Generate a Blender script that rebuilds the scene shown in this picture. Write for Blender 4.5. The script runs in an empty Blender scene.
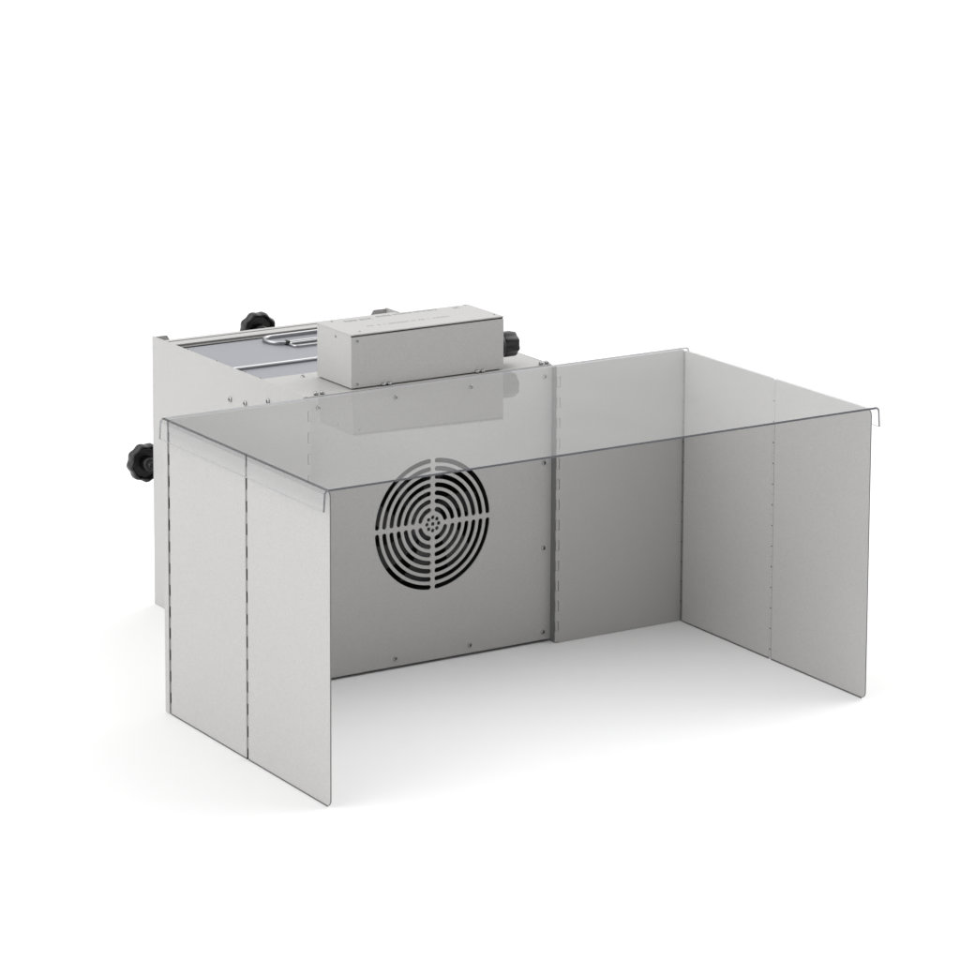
import bpy, bmesh, math, random
from mathutils import Vector, Matrix
random.seed(7)
S = bpy.context.scene
COL = S.collection
PI = math.pi

# ---------------------------------------------------------------- dimensions (metres)
A  = 0.310      # half width of the folding shield
W  = 0.1478     # half width of the cabinet opening / inner edge of the rear wings
DF = 0.3178     # depth of the side wings (towards the viewer)
DH = 0.1600     # fold line of the side wings
H  = 0.2986     # height of the shield
C  = 0.1480     # half width of the cabinet
D  = 0.3472     # rear of the cabinet
HC = 0.2998     # height of the cabinet
Y0 = 0.0103     # front panel plane
T  = 0.0013     # sheet thickness

# ---------------------------------------------------------------- materials
def mat(name):
    m = bpy.data.materials.new(name); m.use_nodes = True
    return m, m.node_tree.nodes, m.node_tree.links, m.node_tree.nodes['Principled BSDF']

def sheet_metal(name, col, metallic, rough, bump=0.16, grain=850.0, var=0.08):
    m, n, l, p = mat(name)
    tc = n.new('ShaderNodeTexCoord')
    nz = n.new('ShaderNodeTexNoise'); nz.inputs['Scale'].default_value = grain; nz.inputs['Detail'].default_value = 3
    l.new(tc.outputs['Object'], nz.inputs['Vector'])
    big = n.new('ShaderNodeTexNoise'); big.inputs['Scale'].default_value = 14; big.inputs['Detail'].default_value = 4
    l.new(tc.outputs['Object'], big.inputs['Vector'])
    r1 = n.new('ShaderNodeMapRange'); r1.inputs['From Min'].default_value = .3; r1.inputs['From Max'].default_value = .7
    r1.inputs['To Min'].default_value = 1 - var; r1.inputs['To Max'].default_value = 1 + var
    l.new(nz.outputs['Fac'], r1.inputs['Value'])
    mul = n.new('ShaderNodeVectorMath'); mul.operation = 'SCALE'
    mul.inputs[0].default_value = col
    l.new(r1.outputs[0], mul.inputs['Scale'])
    l.new(mul.outputs[0], p.inputs['Base Color'])
    r2 = n.new('ShaderNodeMapRange'); r2.inputs['From Min'].default_value = .3; r2.inputs['From Max'].default_value = .7
    r2.inputs['To Min'].default_value = rough - .03; r2.inputs['To Max'].default_value = rough + .03
    l.new(big.outputs['Fac'], r2.inputs['Value']); l.new(r2.outputs[0], p.inputs['Roughness'])
    b = n.new('ShaderNodeBump'); b.inputs['Strength'].default_value = bump; b.inputs['Distance'].default_value = .0004
    l.new(nz.outputs['Fac'], b.inputs['Height']); l.new(b.outputs[0], p.inputs['Normal'])
    p.inputs['Metallic'].default_value = metallic
    return m

def plain(name, col, rough=.5, metallic=0.0, bump=0.0, scale=500):
    m, n, l, p = mat(name)
    p.inputs['Base Color'].default_value = (*col, 1); p.inputs['Roughness'].default_value = rough
    p.inputs['Metallic'].default_value = metallic
    if bump:
        tc = n.new('ShaderNodeTexCoord'); nz = n.new('ShaderNodeTexNoise'); nz.inputs['Scale'].default_value = scale
        l.new(tc.outputs['Object'], nz.inputs['Vector'])
        b = n.new('ShaderNodeBump'); b.inputs['Strength'].default_value = bump; b.inputs['Distance'].default_value = .0004
        l.new(nz.outputs['Fac'], b.inputs['Height']); l.new(b.outputs[0], p.inputs['Normal'])
    return m

STEEL  = sheet_metal('satin_steel', (.450, .446, .437), .06, .45)
GALV   = sheet_metal('galvanised_sheet', (.33, .334, .36), .6, .45)
EDGE   = plain('dull_steel', (.30, .30, .30), .45, .8)
DARK   = plain('dark_steel', (.035, .035, .035), .5, .5)
CHROME = plain('bright_steel', (.72, .72, .72), .16, 1.0)
BLACK  = plain('black_plastic', (.0045, .0045, .005), .34, 0, .15, 700)
FANM   = plain('fan_plastic', (.070, .070, .074), .22)
SCREWM = plain('screw_steel', (.40, .40, .40), .22, 1.0)
DARKROD = plain('wire_steel', (.46, .46, .47), .2, 1.0)
VOID   = plain('shell_black', (.006, .006, .006), .8)
INK    = plain('grey_ink', (.16, .16, .16), .6)
LEAF   = plain('hinge_leaf', (.22, .22, .22), .5, .4)
CUT_SHADE    = plain('cut_edge_and_shade', (.16, .16, .16), .5, .5)  # bare cut edges, and the painted contact shade under the leaves
RECESS = plain('dark_recess', (.03, .03, .03), .6)

# clear acrylic: the outer face carries the angle-dependent glare of the sheet (about half that of bare acrylic),
# the inner face only passes light; dark refraction at cut ends and tight bends is painted in as blue-grey
def sheet_face(name, tint, glare):
    m, n, l, p = mat(name); n.remove(p)
    tr = n.new('ShaderNodeBsdfTransparent'); tr.inputs['Color'].default_value = (*tint, 1)
    if not glare:
        l.new(tr.outputs[0], n['Material Output'].inputs['Surface']); return m
    geo = n.new('ShaderNodeNewGeometry')
    dt = n.new('ShaderNodeVectorMath'); dt.operation = 'DOT_PRODUCT'
    l.new(geo.outputs['Normal'], dt.inputs[0]); l.new(geo.outputs['Incoming'], dt.inputs[1])
    def op(kind, x, y):
        q = n.new('ShaderNodeMath'); q.operation = kind
        for i, v in enumerate((x, y)):
            if v is None: continue
            if isinstance(v, float): q.inputs[i].default_value = v
            else: l.new(v, q.inputs[i])
        return q.outputs[0]
    c = op('ABSOLUTE', dt.outputs['Value'], None)
    f = op('POWER', op('SUBTRACT', 1.0, c), 5.0)
    f = op('MULTIPLY', op('MULTIPLY_ADD', f, .96), glare)
    f.node.inputs[0].links[0].from_node.inputs[2].default_value = .04
    gl = n.new('ShaderNodeBsdfGlossy'); gl.inputs['Roughness'].default_value = .022; gl.inputs['Color'].default_value = (1, 1, 1, 1)
    mx = n.new('ShaderNodeMixShader'); l.new(f, mx.inputs[0]); l.new(tr.outputs[0], mx.inputs[1]); l.new(gl.outputs[0], mx.inputs[2])
    # painted haze: pale diffuse mixed in to lighten the sheet, patchy by noise
    df = n.new('ShaderNodeBsdfDiffuse'); df.inputs['Color'].default_value = (.9, .9, .9, 1)
    tc = n.new('ShaderNodeTexCoord'); nz = n.new('ShaderNodeTexNoise'); nz.inputs['Scale'].default_value = 9; nz.inputs['Detail'].default_value = 6
    l.new(tc.outputs['Object'], nz.inputs['Vector'])
    mr = n.new('ShaderNodeMapRange'); mr.inputs['From Min'].default_value = .3; mr.inputs['From Max'].default_value = .7
    mr.inputs['To Min'].default_value = .045; mr.inputs['To Max'].default_value = .075
    l.new(nz.outputs['Fac'], mr.inputs['Value'])
    m2 = n.new('ShaderNodeMixShader'); l.new(mr.outputs[0], m2.inputs[0]); l.new(mx.outputs[0], m2.inputs[1]); l.new(df.outputs[0], m2.inputs[2])
    l.new(m2.outputs[0], n['Material Output'].inputs['Surface'])
    return m
GLARE  = .50
ACRYL  = sheet_face('clear_acrylic', (.985, .985, .988), GLARE)
ACRYLI = sheet_face('clear_acrylic_inner', (.985, .985, .988), 0)
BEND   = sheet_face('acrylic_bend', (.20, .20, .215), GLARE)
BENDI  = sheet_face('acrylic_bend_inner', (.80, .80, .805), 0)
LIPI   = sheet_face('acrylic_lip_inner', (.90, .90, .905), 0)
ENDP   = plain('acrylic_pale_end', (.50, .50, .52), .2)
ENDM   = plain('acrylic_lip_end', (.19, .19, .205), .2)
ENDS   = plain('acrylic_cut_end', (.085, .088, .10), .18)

m, n, l, p = mat('white_paper')
p.inputs['Base Color'].default_value = (.90, .90, .90, 1); p.inputs['Roughness'].default_value = .9
p.inputs['Specular IOR Level'].default_value = .1
FLOOR = m

# ---------------------------------------------------------------- mesh helpers
def link(name, me, parent=None, mats=(), smooth=False, loc=None):
    o = bpy.data.objects.new(name, me); COL.objects.link(o)
    for k in mats: me.materials.append(k)
    if smooth:
        for f in me.polygons: f.use_smooth = True
    if parent is not None: o.parent = parent
    if loc is not None: o.location = loc
    return o

def obj(name, bm, mats, parent=None, smooth=False, loc=None, auto=None):
    if auto is not None:
        bm.normal_update()
        for f in bm.faces: f.smooth = True
        for e in bm.edges:
            if len(e.link_faces) == 2 and e.calc_face_angle(0) > math.radians(auto): e.smooth = False
    me = bpy.data.meshes.new(name); bm.to_mesh(me); bm.free()
    return link(name, me, parent, mats if isinstance(mats, (list, tuple)) else (mats,), smooth, loc)

def add_box(bm, x0, x1, y0, y1, z0, z1, bevel=0.0, mi=0, seg=2):
    r = bmesh.ops.create_cube(bm, size=1)
    vs = r['verts']
    for v in vs:
        v.co = Vector((x0 + (v.co.x + .5)*(x1-x0), y0 + (v.co.y + .5)*(y1-y0), z0 + (v.co.z + .5)*(z1-z0)))
    fs = {f for v in vs for f in v.link_faces}
    if bevel:
        es = {e for v in vs for e in v.link_edges}
        rr = bmesh.ops.bevel(bm, geom=list(es), offset=bevel, segments=seg, affect='EDGES', profile=.5)
        fs = set(rr['faces']) | {f for f in fs if f.is_valid}
    for f in fs:
        if f.is_valid: f.material_index = mi

def add_cyl(bm, p0, p1, r, seg=16, mi=0, caps=True):
    p0, p1 = Vector(p0), Vector(p1); d = p1 - p0
    q = d.to_track_quat('Z', 'Y').to_matrix().to_4x4()
    r_ = bmesh.ops.create_cone(bm, cap_ends=caps, segments=seg, radius1=r, radius2=r, depth=d.length,
                               matrix=Matrix.Translation((p0+p1)/2) @ q)
    for f in {f for v in r_['verts'] for f in v.link_faces}: f.material_index = mi

def extrude_outline(bm, pts, axis, a0, a1, bevel=0.0):
    """pts: 2-D outline; extruded between a0 and a1 along axis ('x' -> pts are (y, z), 'y' -> pts are (x, z))."""
    def P(p, a): return (a, p[0], p[1]) if axis == 'x' else (p[0], a, p[1])
    lo = [bm.verts.new(P(p, a0)) for p in pts]; hi = [bm.verts.new(P(p, a1)) for p in pts]
    k = len(pts)
    f0 = bm.faces.new(lo); f1 = bm.faces.new(hi[::-1])
    for i in range(k): bm.faces.new((lo[i], hi[i], hi[(i+1) % k], lo[(i+1) % k]))
    bmesh.ops.recalc_face_normals(bm, faces=bm.faces[:])
    if bevel:
        es = set(f0.edges) | set(f1.edges)
        bmesh.ops.bevel(bm, geom=list(es), offset=bevel, segments=1, affect='EDGES')

def lathe(bm, prof, seg=48, lobes=0, amp=0.0, mi=0):
    """profile of (radius, height, lobe share); turned about z"""
    rings = []
    for r, z, s in prof:
        if r <= 1e-7: rings.append([bm.verts.new((0, 0, z))]); continue
        ring = []
        for i in range(seg):
            t = 2*PI*i/seg
            rr = r*(1 + amp*s*math.cos(lobes*t))
            ring.append(bm.verts.new((rr*math.cos(t), rr*math.sin(t), z)))
        rings.append(ring)
    for a, b in zip(rings[:-1], rings[1:]):
        for i in range(seg):
            j = (i+1) % seg
            if len(a) == 1: f = bm.faces.new((a[0], b[j], b[i]))
            elif len(b) == 1: f = bm.faces.new((a[i], a[j], b[0]))
            else: f = bm.faces.new((a[i], a[j], b[j], b[i]))
            f.material_index = mi
    bmesh.ops.recalc_face_normals(bm, faces=bm.faces[:])

def wire(name, pts, r, parent, material, cyclic=True, res=10):
    cu = bpy.data.curves.new(name, 'CURVE'); cu.dimensions = '3D'; cu.bevel_depth = r; cu.bevel_resolution = 4
    sp = cu.splines.new('POLY'); sp.points.add(len(pts)-1)
    for q, pt in zip(sp.points, pts): q.co = (*pt, 1)
    sp.use_cyclic_u = cyclic; cu.use_fill_caps = True
    t = bpy.data.objects.new('tmp', cu); COL.objects.link(t)
    me = bpy.data.meshes.new_from_object(t.evaluated_get(bpy.context.evaluated_depsgraph_get()))
    bpy.data.objects.remove(t); bpy.data.curves.remove(cu)
    me.materials.clear(); me.name = name
    return link(name, me, parent, (material,), True)

def rounded(cx0, cx1, cy0, cy1, r, k=8):
    out = []
    for (cx, cy, a0) in ((cx1-r, cy1-r, 0), (cx0+r, cy1-r, 90), (cx0+r, cy0+r, 180), (cx1-r, cy0+r, 270)):
        for i in range(k+1):
            a = math.radians(a0 + 90*i/k); out.append((cx + r*math.cos(a), cy + r*math.sin(a)))
    return out

def empty(name, loc, label=None, cat=None):
    o = bpy.data.objects.new(name, None); COL.objects.link(o); o.location = loc
    o.empty_display_size = .02
    if label: o['label'] = label; o['category'] = cat
    return o

# ---------------------------------------------------------------- ground
bm = bmesh.new()
bmesh.ops.create_grid(bm, x_segments=4, y_segments=4, size=60)
fl = obj('floor', bm, FLOOR, loc=(0, 25, 0)); fl['kind'] = 'structure'

# ---------------------------------------------------------------- cabinet
cab = empty('extraction_cabinet', (0, 0, 0),
            'grey sheet steel extraction cabinet with slotted round fan vent and folding side wings', 'extractor')

# front panel with the slotted vent, cut as a filled curve
def closed(cu, pts):
    sp = cu.splines.new('POLY'); sp.points.add(len(pts)-1)
    for q, pt in zip(sp.points, pts): q.co = (pt[0], pt[1], 0, 1)
    sp.use_cyclic_u = True
VX, VZ = .0020, .1478
cu = bpy.data.curves.new('front', 'CURVE'); cu.dimensions = '2D'; cu.fill_mode = 'BOTH'; cu.extrude = T/2
closed(cu, [(-C, .0030), (C, .0030), (C, HC-.0016), (-C, HC-.0016)])
SW, RIB = .0051, .0042           # slot width, rib width
for k in range(7):
    r = .0157 + .00855*k; h = SW/2
    for qd in range(4):
        # arc centre line, with round ends whose tips stay RIB/2 off the ribs
        a_off = math.asin(min(.95, (RIB/2 + h)/r))
        a0 = qd*PI/2 + a_off; a1 = (qd+1)*PI/2 - a_off
        nn = 10 + 3*k
        pts = []
        for i in range(nn+1):
            a = a0 + (a1-a0)*i/nn; pts.append(((r+h)*math.cos(a), (r+h)*math.sin(a)))
        cx, cz = r*math.cos(a1), r*math.sin(a1)
        for i in range(1, 8):
            a = a1 + PI*i/8; pts.append((cx + h*math.cos(a), cz + h*math.sin(a)))
        for i in range(nn+1):
            a = a1 + (a0-a1)*i/nn; pts.append(((r-h)*math.cos(a), (r-h)*math.sin(a)))
        cx, cz = r*math.cos(a0), r*math.sin(a0)
        for i in range(1, 8):
            a = a0 + PI + PI*i/8; pts.append((cx + h*math.cos(a), cz + h*math.sin(a)))
        closed(cu, [(VX+x, VZ+z) for x, z in pts])
for i in range(9):
    cx, cz = (0, 0) if i == 8 else (.0070*math.cos(i*PI/4), .0070*math.sin(i*PI/4))
    closed(cu, [(VX+cx+.0021*math.cos(t*PI/8), VZ+cz+.0021*math.sin(t*PI/8)) for t in range(16)])
t = bpy.data.objects.new('tmp', cu); COL.objects.link(t)
me = bpy.data.meshes.new_from_object(t.evaluated_get(bpy.context.evaluated_depsgraph_get()))
bpy.data.objects.remove(t); bpy.data.curves.remove(cu)
me.materials.clear(); me.name = 'front_panel'
me.transform(Matrix.Translation((0, Y0 + T/2, 0)) @ Matrix.Rotation(PI/2, 4, 'X'))
fp = link('front_panel', me, cab, (STEEL,))

# side panels with a flange turned inwards at the rear
for s in (-1, 1):
    bm = bmesh.new()
    x0, x1 = sorted((s*C, s*(C-.0012)))
    add_box(bm, x0, x1, Y0+T+.0002, D, .0, HC, .0003, seg=1)
    f0, f1 = sorted((s*(C-.0014), s*(C-.0205)))
    pts = [(f0, .0), (f1, .0), (f1, HC-.0012), (f0, HC-.0012)]
    if s < 0: pts = [(f0, 0), (f1, 0), (f1, HC-.0060), (f1-.0030, HC-.0012), (f0, HC-.0012)]
    else:     pts = [(f0, 0), (f1, 0), (f1, HC-.0012), (f0+.0030, HC-.0012), (f0, HC-.0060)]
    b2 = bmesh.new(); extrude_outline(b2, pts, 'y', D-.0016, D-.0002)
    tm = bpy.data.meshes.new('t'); b2.to_mesh(tm); b2.free(); bm.from_mesh(tm); bpy.data.meshes.remove(tm)
    obj('side_panel', bm, STEEL, cab)

# top plate that carries the control box
bm = bmesh.new()
add_box(bm, -C+.0014, C-.0014, Y0+.0002, .1045, HC-.0014, HC-.0002, .0003, seg=1)
add_box(bm, -C+.0014, C-.0014, .1032, .1045, HC-.014, HC-.0016, 0)
obj('top_plate', bm, STEEL, cab)
# bottom sheet
bm = bmesh.new(); add_box(bm, -C+.0014, C-.0014, Y0+.002, D-.002, .0025, .0037)
obj('bottom_panel', bm, EDGE, cab)
# rear panel and its double top rail
bm = bmesh.new()
add_box(bm, -C+.0014, C-.0014, .3215, .3229, .004, HC-.0030)
obj('rear_panel', bm, STEEL, cab)
bm = bmesh.new()
add_box(bm, -C+.0016, C-.0016, .2975, .3120, HC-.0022, HC-.0006, .0004)
add_box(bm, -C+.0016, C-.0016, .3172, .3245, HC-.0022, HC-.0010, .0004)
add_box(bm, -C+.0016, C-.0016, .3110, .3185, HC-.0095, HC-.0080)
obj('rear_rail', bm, STEEL, cab)

# fan behind the vent
bm = bmesh.new()
seg = 64
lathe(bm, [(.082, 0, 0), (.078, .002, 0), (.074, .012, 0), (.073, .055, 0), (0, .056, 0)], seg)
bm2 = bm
fh = obj('dark_shell', bm, VOID, cab, auto=40)  # black shell added behind the vent to keep the inside dark
fh.matrix_local = Matrix.Translation((VX, Y0+.0022, VZ)) @ Matrix.Rotation(-PI/2, 4, 'X')
bm = bmesh.new()
lathe(bm, [(0, 0, 0), (.018, .0006, 0), (.0215, .003, 0), (.022, .020, 0)], 40)
for k in range(7):
    a = 2*PI*k/7 + .35
    rows = []
    for i in range(7):
        r = .021 + .047*i/6
        tw = math.radians(52 - 22*i/6); wd = .009 + .008*i/6; sweep = .45*i/6
        row = []
        for q in (-1, 0, 1):
            t_ = a + sweep + q*wd*math.cos(tw)/r
            row.append(bm.verts.new((r*math.cos(t_), r*math.sin(t_), .011 + q*wd*math.sin(tw)*.6 + (.0015 if q == 0 else 0))))
        rows.append(row)
    for u, v in zip(rows[:-1], rows[1:]):
        for q in range(2): bm.faces.new((u[q], u[q+1], v[q+1], v[q]))
fan = obj('fan', bm, FANM, cab, smooth=True)
fan.matrix_local = Matrix.Translation((VX, Y0+.013, VZ)) @ Matrix.Rotation(-PI/2, 4, 'X')

# screws: domed head with a cross recess; one mesh shared by all
def screw_mesh(r=.0023, h=.0013):
    bm = bmesh.new()
    lathe(bm, [(r, 0, 0), (r, h*.35, 0), (r*.86, h*.75, 0), (r*.5, h, 0), (0, h*1.02, 0)], 20)
    for a in (.5, .5+PI/2):
        b2 = bmesh.new(); add_box(b2, -r*.6, r*.6, -r*.17, r*.17, h*.9, h*1.08, mi=1)
        b2.transform(Matrix.Rotation(a, 4, 'Z'))
        tm = bpy.data.meshes.new('t'); b2.to_mesh(tm); b2.free(); bm.from_mesh(tm); bpy.data.meshes.remove(tm)
    bm.normal_update()
    me = bpy.data.meshes.new('screw'); bm.to_mesh(me); bm.free()
    me.materials.append(SCREWM); me.materials.append(DARK)
    for f in me.polygons: f.use_smooth = f.material_index == 0
    return me
SCR = screw_mesh(.0025, .0015); BIG = screw_mesh(.0031, .0019); SMALL = screw_mesh(.0016, .0006)
def screw(loc, nrm, parent, me=SCR, name='screw'):
    o = bpy.data.objects.new(name, me); COL.objects.link(o); o.parent = parent
    q = Vector(nrm).to_track_quat('Z', 'Y').to_matrix().to_4x4() @ Matrix.Rotation(random.uniform(0, PI), 4, 'Z')
    o.matrix_local = Matrix.Translation(loc) @ q
    return o
for x in (-.138, -.0432, .0475, .1385):
    screw((x, Y0, .0114), (0, -1, 0), cab); screw((x if x > -.13 else -.134, Y0, .2872), (0, -1, 0), cab)
for z in (.1028, .1947):
    for x in (-.138, .1385): screw((x, Y0, z), (0, -1, 0), cab)
for y, z in ((.1693, .2652), (.1368, .2675), (.0879, .2795)): screw((-C, y, z), (-1, 0, 0), cab, BIG)
for y in (.2661, .2010, .1398, .1067):
    screw((-C+.0012, y, HC-.0009), (1, 0, 0), cab, SMALL, 'rivet')
screw((-.105, .092, HC-.0002), (0, 0, 1), cab)
# paired studs along the front edge of the top
bm = bmesh.new()
lathe(bm, [(0, 0, 0), (.0021, 0, 0), (.0021, .0012, 0), (.0026, .0015, 0), (.0026, .0026, 0), (.0017, .0034, 0), (0, .0036, 0)], 18)
STUD = bpy.data.meshes.new('stud'); bm.to_mesh(STUD); bm.free(); STUD.materials.append(SCREWM)
for f in STUD.polygons: f.use_smooth = True
for x in (-.1345, -.1275, -.0555, -.0485, .0570, .0640, .1362, .1432):
    o = bpy.data.objects.new('stud', STUD); COL.objects.link(o); o.parent = cab; o.location = (x, Y0+.0032, HC-.0002)

# clamping knobs at the rear
def star_knob(name, R, parent, M):
    bm = bmesh.new()
    lathe(bm, [(0, -.006, 0), (.0065, -.006, 0), (.0074, -.005, 0), (.0078, .004, 0), (.0085, .0052, .0), (R*.76, .0052, .4),
               (R*.84, .001, .6), (R*.90, .0, .8), (R*.97, .001, 1), (R, .003, 1), (R, .010, 1), (R*.96, .0128, 1),
               (R*.80, .015, .6), (R*.4, .0165, .2), (0, .017, 0)], 80, 9, .042)
    o = obj(name, bm, BLACK, parent, auto=50); o.matrix_local = M
    return o
for x, z in ((-.1400, .1505), (.0014, .2828)):
    star_knob('knob', .0208, cab, Matrix.Translation((x, .3745, z)) @ Matrix.Rotation(-PI/2, 4, 'X') @ Matrix.Rotation(.2, 4, 'Z'))
    bm = bmesh.new(); add_cyl(bm, (x, .3232, z), (x, .370, z), .004, 20)
    obj('bolt', bm, CHROME, cab, auto=40)

# ---------------------------------------------------------------- control box
bx0, bx1, by0, by1, bz0, bz1 = -.0932, .0899, .0138, .0835, HC+.0010, .3565
box = empty('control_box', (0, 0, 0)); box.parent = cab
bm = bmesh.new(); add_box(bm, bx0, bx1, by0, by1, bz0, bz1-.0028, .0006)
obj('housing', bm, STEEL, box)
bm = bmesh.new(); add_box(bm, bx0+.0006, bx1-.0006, by0+.0012, by1-.0006, bz1-.0030, bz1-.0012)
add_box(bm, bx0+.003, bx1-.003, by0+.003, by1-.003, HC-.0001, bz0+.0002)
obj('gap_shade', bm, RECESS, box)  # dark fill paints the shade in the lid seam and under the box
bm = bmesh.new(); add_box(bm, bx0, bx1, by0+.0001, by1, bz1-.0014, bz1, .0005)
add_box(bm, bx0, bx0+.0011, by0+.0013, by1, bz1-.0031, bz1-.0012, 0)
obj('lid', bm, STEEL, box)
for x in (-.0772, .0845):
    for y in (.0240, .0845-.0040): screw((x, y, bz1), (0, 0, 1), box, SMALL)
for z in (.3493, .3048): screw((-.0862, by0, z), (0, -1, 0), box, SMALL)
screw((bx0, .0448, .3496), (-1, 0, 0), box, SMALL)
# faint rows of small print on the lid, unreadable in the photograph
bm = bmesh.new()
def glyphs(x0, x1, y, h, dens, gaps):
    x = x0
    while x < x1:
        w = random.uniform(.0012, .0026)
        if not any(a < x < b for a, b in gaps):
            if random.random() < dens:
                add_box(bm, x, x+.0006, y-h/2, y+h/2, bz1-.0002, bz1+.00008)
                add_box(bm, x+.0008, x+w-.0002, y+h/2-.0007, y+h/2, bz1-.0002, bz1+.00008)
                if random.random() < .6: add_box(bm, x+.0008, x+w-.0002, y-.0003, y+.0003, bz1-.0002, bz1+.00008)
                if random.random() < .6: add_box(bm, x+.0008, x+w-.0002, y-h/2, y-h/2+.0006, bz1-.0002, bz1+.00008)
        x += w + .0006
glyphs(-.066, -.034, .0735, .0060, 1, [(-.052, -.050)])
glyphs(-.026, .046, .0775, .0045, 1, [(-.008, -.006), (.016, .018)])
glyphs(.066, .074, .0745, .0060, 1, [])
obj('printing', bm, INK, box)
bm = bmesh.new()
glyphs(-.058, .040, .0420, .0042, .8, [(-.043, -.040), (-.008, -.005), (.018, .021)])
obj('printing', bm, plain('pale_ink', (.30, .30, .295), .6), box)
# fluted control knob on the right end
bm = bmesh.new()
lathe(bm, [(0, 0, 0), (.0146, 0, 0), (.0146, .0035, 0), (.0138, .0050, 0), (.0116, .0056, 0), (.0126, .0066, .6), (.0130, .0085, 1),
           (.0130, .0205, 1), (.0124, .0225, 1), (.0105, .0233, .6), (0, .0235, 0)], 96, 8, .05)
kn = obj('knob', bm, BLACK, box, auto=50)
kn.matrix_local = Matrix.Translation((bx1, .0300, .3222)) @ Matrix.Rotation(PI/2, 4, 'Y') @ Matrix.Rotation(.3, 4, 'Z')

# ---------------------------------------------------------------- folding wings
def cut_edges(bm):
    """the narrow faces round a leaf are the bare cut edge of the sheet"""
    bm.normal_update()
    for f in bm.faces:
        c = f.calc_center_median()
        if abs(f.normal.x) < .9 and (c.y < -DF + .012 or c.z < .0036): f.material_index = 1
def hinge(parent, s, y, g, z0, z1, pitch=.0110, start=0, skin=0):
    """flat knuckles set between two leaves: flush inside, a dark groove with every second knuckle showing outside"""
    bm = bmesh.new()
    z = z0; k = start
    while z < z1 - .002:
        e = min(z + pitch, z1)
        xa, xb = sorted((s*(A-T+.00002), s*(A-T+.0003))); add_box(bm, xa, xb, y-g+.00005, y+g-.0003, z+.0002, e-.0002, 0, skin)
        xa, xb = sorted((s*(A-T+.0004), s*(A-(.0006 if k % 2 else .0009)))); add_box(bm, xa, xb, y-g+.00002, y+g-.00002, z, e-.00002, 0, 1 if k % 2 else 2)
        if k % 2:
            xa, xb = sorted((s*(A-T-.0001), s*(A-T+.0001))); add_box(bm, xa, xb, y-.0008, y+.0008, z-.0006, z+.0006, 0, 2)
        z = e; k += 1
    return obj('hinge', bm, (STEEL, LEAF, DARK), parent)

for s in (-1, 1):
    # rear wing: from the cabinet edge to the outer corner, notched along the inner edge for the hinge tabs
    rw = empty('rear_wing', (0, 0, 0)); rw.parent = cab
    bm = bmesh.new()
    xi, xo = s*W, s*(A-.0014)
    P = .0110; NW = .0040          # knuckle pitch, notch width
    pts = [(xo, .0002), (xo, H), (xi, H)]
    z = H; own = True
    while z > .0002 + 1e-6:
        zn = max(z - P, .0002)
        if own: pts += [(xi, zn)]
        else:   pts += [(xi + s*NW, z), (xi + s*NW, zn)]
        z = zn; own = not own
        if z > .0002 + 1e-6 and own: pts += [(xi, z)]
    b2 = []
    for q in pts:
        if not b2 or (abs(q[0]-b2[-1][0]) + abs(q[1]-b2[-1][1])) > 1e-7: b2.append(q)
    extrude_outline(bm, b2, 'y', 0, T)
    obj('sheet', bm, STEEL, rw)
    # the other leaf's knuckles in the notches, and the dull leaf that bridges the step back to the cabinet
    bm = bmesh.new()
    z = H - P; k = 1
    while z > .002:
        zn = max(z - P, .0014)
        if k % 2 == 1:
            x0, x1 = sorted((xi + s*.0004, xi + s*(NW - .0008)))
            add_box(bm, x0, x1, .0001, T-.0001, zn+.0003, z-.0003, 0, 0)
        z = zn; k += 1
    x0, x1 = sorted((xi + s*.0002, xi + s*(NW + .001)))
    add_box(bm, x0, x1, T+.0002, .0022, .0003, H-.0004, 0, 2)
    x0, x1 = sorted((xi + s*.0003, xi + s*.0014))
    add_box(bm, x0, x1, .0023, Y0+.004, .0003, H-.0004, 0, 2)
    obj('hinge', bm, (STEEL, DARK, LEAF), rw)
    # outer corner: flat knuckle strip and the corner hinge
    bm = bmesh.new()
    x0, x1 = sorted((s*(A-.0012), s*(A+.0003)))
    add_box(bm, x0, x1, -.0002, .0085, .0006, H-.0004, .0003, seg=1)
    obj('edge_strip', bm, STEEL, rw)

    sw = empty('side_wing', (0, 0, 0)); sw.parent = cab
    x0, x1 = sorted((s*A, s*(A-T)))
    bm = bmesh.new()
    add_box(bm, x0, x1, -DH+.0017, -.0036, .0013, H, .0005, seg=1)
    cut_edges(bm); add_box(bm, x0+.0002, x1-.0002, -DH+.0017, -.0036, .0001, .0014, 0, 1); obj('rear_leaf', bm, (STEEL, CUT_SHADE), sw)  # dark strip below the leaf paints its contact shade on the floor line
    bm = bmesh.new()
    r = .0065; y0, y1, z0, z1 = -DF, -DH-.0017, .0013, H
    pts = [(y1, z0), (y1, z1)]
    for i in range(7):
        a = PI/2 + PI/2*i/6; pts.append((y0 + r + r*math.cos(a), z1 - r + r*math.sin(a)))
    for i in range(7):
        a = PI + PI/2*i/6; pts.append((y0 + r + r*math.cos(a), z0 + r + r*math.sin(a)))
    extrude_outline(bm, pts, 'x', x0, x1, .0005)
    cut_edges(bm); add_box(bm, x0+.0002, x1-.0002, -DF+.0065, -DH-.0017, .0001, .0014, 0, 1); obj('front_leaf', bm, (STEEL, CUT_SHADE), sw)  # same painted contact-shade strip below the front leaf
    hinge(sw, s, -DH, .0017, .0003, H-.0006)
    hinge(sw, s, -.0018, .0018, .0004, H-.0006, start=1, skin=1)

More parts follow.
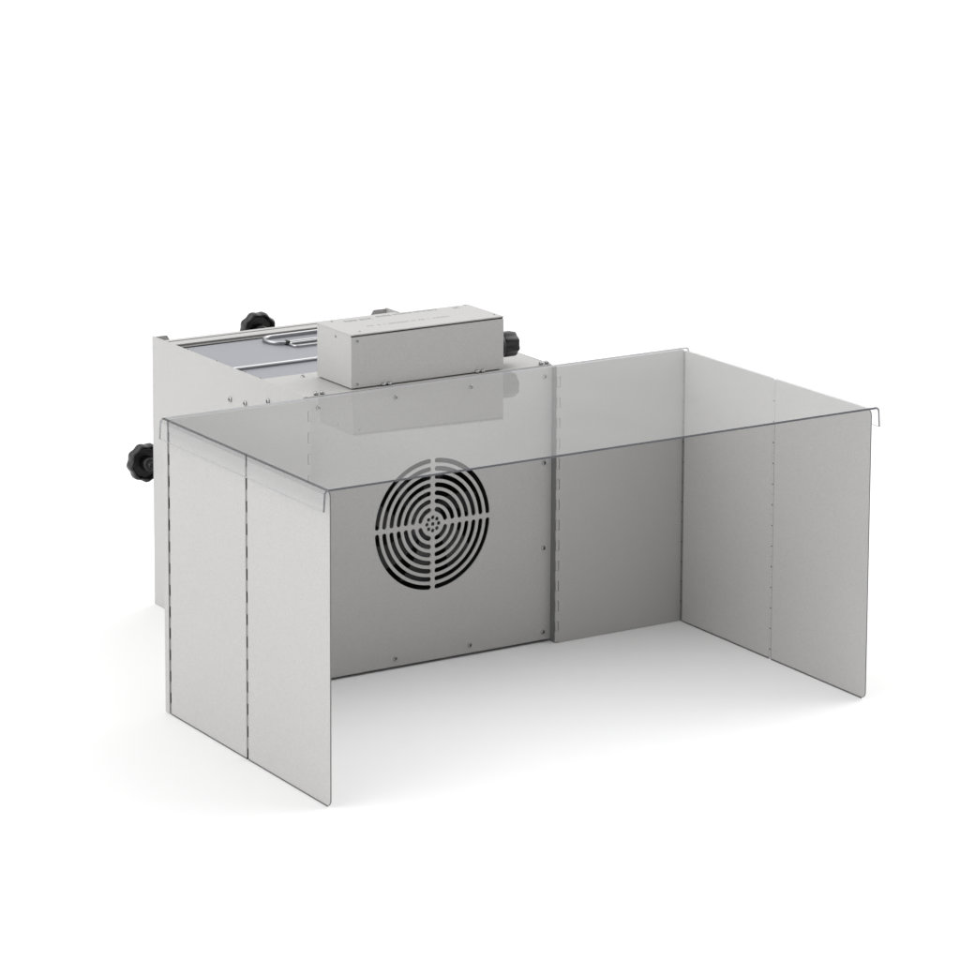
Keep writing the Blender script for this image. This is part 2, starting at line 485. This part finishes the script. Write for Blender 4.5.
# ---------------------------------------------------------------- filter cassette in the slot
flt = empty('filter_cassette', (0, .24, HC-.004),
            'grey sheet metal filter cassette with wire handle sitting in the cabinet top slot', 'filter')
zf = HC - .0040
bm = bmesh.new()
add_box(bm, -C+.004, C-.004, .1755-.24, .2905-.24, -.24, 0, .0010, seg=3)
add_box(bm, -C+.004, C-.004, .1058-.24, .1765-.24, -.24, -.0022, .0006, seg=2)
obj('casing', bm, GALV, flt)
bm = bmesh.new()
add_box(bm, -C+.004, C-.004, .1740-.24, .1773-.24, -.0006, .0012, .0005)
obj('lip', bm, plain('bright_aluminium', (.90, .90, .91), .35, .6), flt)
h = empty('handle', (0, 0, 0)); h.parent = flt
pts = [(x, y - .24, .0023) for x, y in rounded(-.0500, .0500, .2500, .2850, .0150)]
wire('outer_loop', pts, .0020, h, DARKROD)
pts = [(x, y - .24, .0016) for x, y in rounded(-.0350, .0350, .2310, .2480, .0045)]
wire('inner_loop', pts, .0013, h, DARKROD)
for s in (-1, 1):
    bm = bmesh.new(); add_box(bm, s*.0350-.0018, s*.0350+.0018, .2455-.24, .2530-.24, .0, .0048, .0008)
    obj('clip', bm, DARK, h)

# ---------------------------------------------------------------- clear acrylic cover: flat top, bent-down sides
bm = bmesh.new()
ys = (-.3198, .0012); th = .0020; xo = .3176; zt = H + .0002 + th; R = .0050
def section(s):
    out, inn = [], []
    for i in range(9):
        a = PI/2 - (PI/2 + .05)*i/8
        out.append((s*(xo - R + R*math.cos(a)), zt - R + R*math.sin(a)))
        q = R - th; inn.append((s*(xo - R + q*math.cos(a)), zt - R + q*math.sin(a)))
    zb = zt - .0205; dx = .0010
    out.append((s*(xo + dx), zb)); inn.append((s*(xo + dx - th), zb))
    return out, inn
lo, li = section(-1); ro, ri = section(1)
prof = lo[::-1] + ro + ri[::-1] + li
lo_v = [bm.verts.new((x, ys[0], z)) for x, z in prof]; hi_v = [bm.verts.new((x, ys[1], z)) for x, z in prof]
k = len(prof); ko = len(lo)*2
BZ0, BZ1 = zt - .00050, zt - .00002
for i in range(k):
    f = bm.faces.new((lo_v[i], lo_v[(i+1) % k], hi_v[(i+1) % k], hi_v[i]))
    c = f.calc_center_median()
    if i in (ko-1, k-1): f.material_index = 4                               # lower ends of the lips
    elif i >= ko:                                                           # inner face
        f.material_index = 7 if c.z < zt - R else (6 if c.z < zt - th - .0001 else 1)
    elif any(BZ0 < v.co.z < BZ1 for v in f.verts): f.material_index = 2     # start of the bend, its dark refraction line painted
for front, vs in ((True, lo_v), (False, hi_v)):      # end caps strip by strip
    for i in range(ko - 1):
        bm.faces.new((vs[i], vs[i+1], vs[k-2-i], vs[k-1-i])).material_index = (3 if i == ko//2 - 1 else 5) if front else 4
bmesh.ops.recalc_face_normals(bm, faces=bm.faces[:])
cov = obj('clear_cover', bm, (ACRYL, ACRYLI, BEND, ENDS, ENDP, ENDM, BENDI, LIPI), auto=25)
cov['label'] = 'clear acrylic cover with bent down sides lying on the steel wings'; cov['category'] = 'cover'

# ---------------------------------------------------------------- light: white studio surround plus softboxes
wd = bpy.data.worlds.new('World'); S.world = wd; wd.use_nodes = True
n, l = wd.node_tree.nodes, wd.node_tree.links
bg = n['Background']
tc = n.new('ShaderNodeTexCoord')
BASE = 0.25
# soft white studio light: (elevation, azimuth, narrowness, strength) of broad overlapping lobes, strongest from both sides and overhead
STUDIO = [(12, 45, 8.0, 0.74), (12, 90, 8.0, 1.65), (12, 270, 8.0, 2.2), (12, 315, 8.0, 0.33), (45, 45, 8.0, 0.38), (45, 90, 8.0, 2.25), (45, 270, 8.0, 0.34), (45, 315, 8.0, 1.9), (90, 0, 8.0, 0.85), (25, 250, 40.0, 0.66), (70, 0, 40.0, 0.95), (25, 90, 40.0, 0.66)]
LOBES = [((math.sin(math.radians(az))*math.cos(math.radians(el)), math.cos(math.radians(az))*math.cos(math.radians(el)), math.sin(math.radians(el))), v, k) for el, az, k, v in STUDIO]
acc = None
for d, a_, k_ in LOBES:
    dv = Vector(d).normalized()
    dp = n.new('ShaderNodeVectorMath'); dp.operation = 'DOT_PRODUCT'; dp.inputs[1].default_value = dv
    nm = n.new('ShaderNodeVectorMath'); nm.operation = 'NORMALIZE'; l.new(tc.outputs['Generated'], nm.inputs[0]); l.new(nm.outputs[0], dp.inputs[0])
    mx = n.new('ShaderNodeMath'); mx.operation = 'MAXIMUM'; mx.inputs[1].default_value = 0; l.new(dp.outputs['Value'], mx.inputs[0])
    pw = n.new('ShaderNodeMath'); pw.operation = 'POWER'; pw.inputs[1].default_value = k_; l.new(mx.outputs[0], pw.inputs[0])
    ml = n.new('ShaderNodeMath'); ml.operation = 'MULTIPLY_ADD'; ml.inputs[1].default_value = a_; l.new(pw.outputs[0], ml.inputs[0])
    if acc is None: ml.inputs[2].default_value = BASE
    else: l.new(acc, ml.inputs[2])
    acc = ml.outputs[0]
l.new(acc, bg.inputs['Strength']); bg.inputs['Color'].default_value = (1, 1, 1, 1)

# ---------------------------------------------------------------- camera
cam = bpy.data.cameras.new('Camera'); co = bpy.data.objects.new('Camera', cam); COL.objects.link(co)
yaw, pit = 0.53691, -0.1513
F = Vector((math.sin(yaw)*math.cos(pit), math.cos(yaw)*math.cos(pit), math.sin(pit)))
co.location = (-1.86093, -3.00175, 1.11252)
co.rotation_euler = F.to_track_quat('-Z', 'Y').to_euler()
cam.sensor_width = 36; cam.lens = 36*3537.6092/960
cam.shift_x = (480 - 374.47257)/960; cam.shift_y = (116.52074 - 480)/960
cam.clip_start = .05; cam.clip_end = 500
S.camera = co

S.view_settings.view_transform = 'Standard'; S.view_settings.look = 'None'
S.view_settings.exposure = 0; S.view_settings.gamma = 1
S.render.engine = 'CYCLES'
S.cycles.max_bounces = 16; S.cycles.transmission_bounces = 8; S.cycles.transparent_max_bounces = 24
S.cycles.diffuse_bounces = 5; S.cycles.glossy_bounces = 6
S.cycles.caustics_refractive = True; S.cycles.caustics_reflective = True
S.cycles.use_denoising = True
S.cycles.sample_clamp_indirect = 6
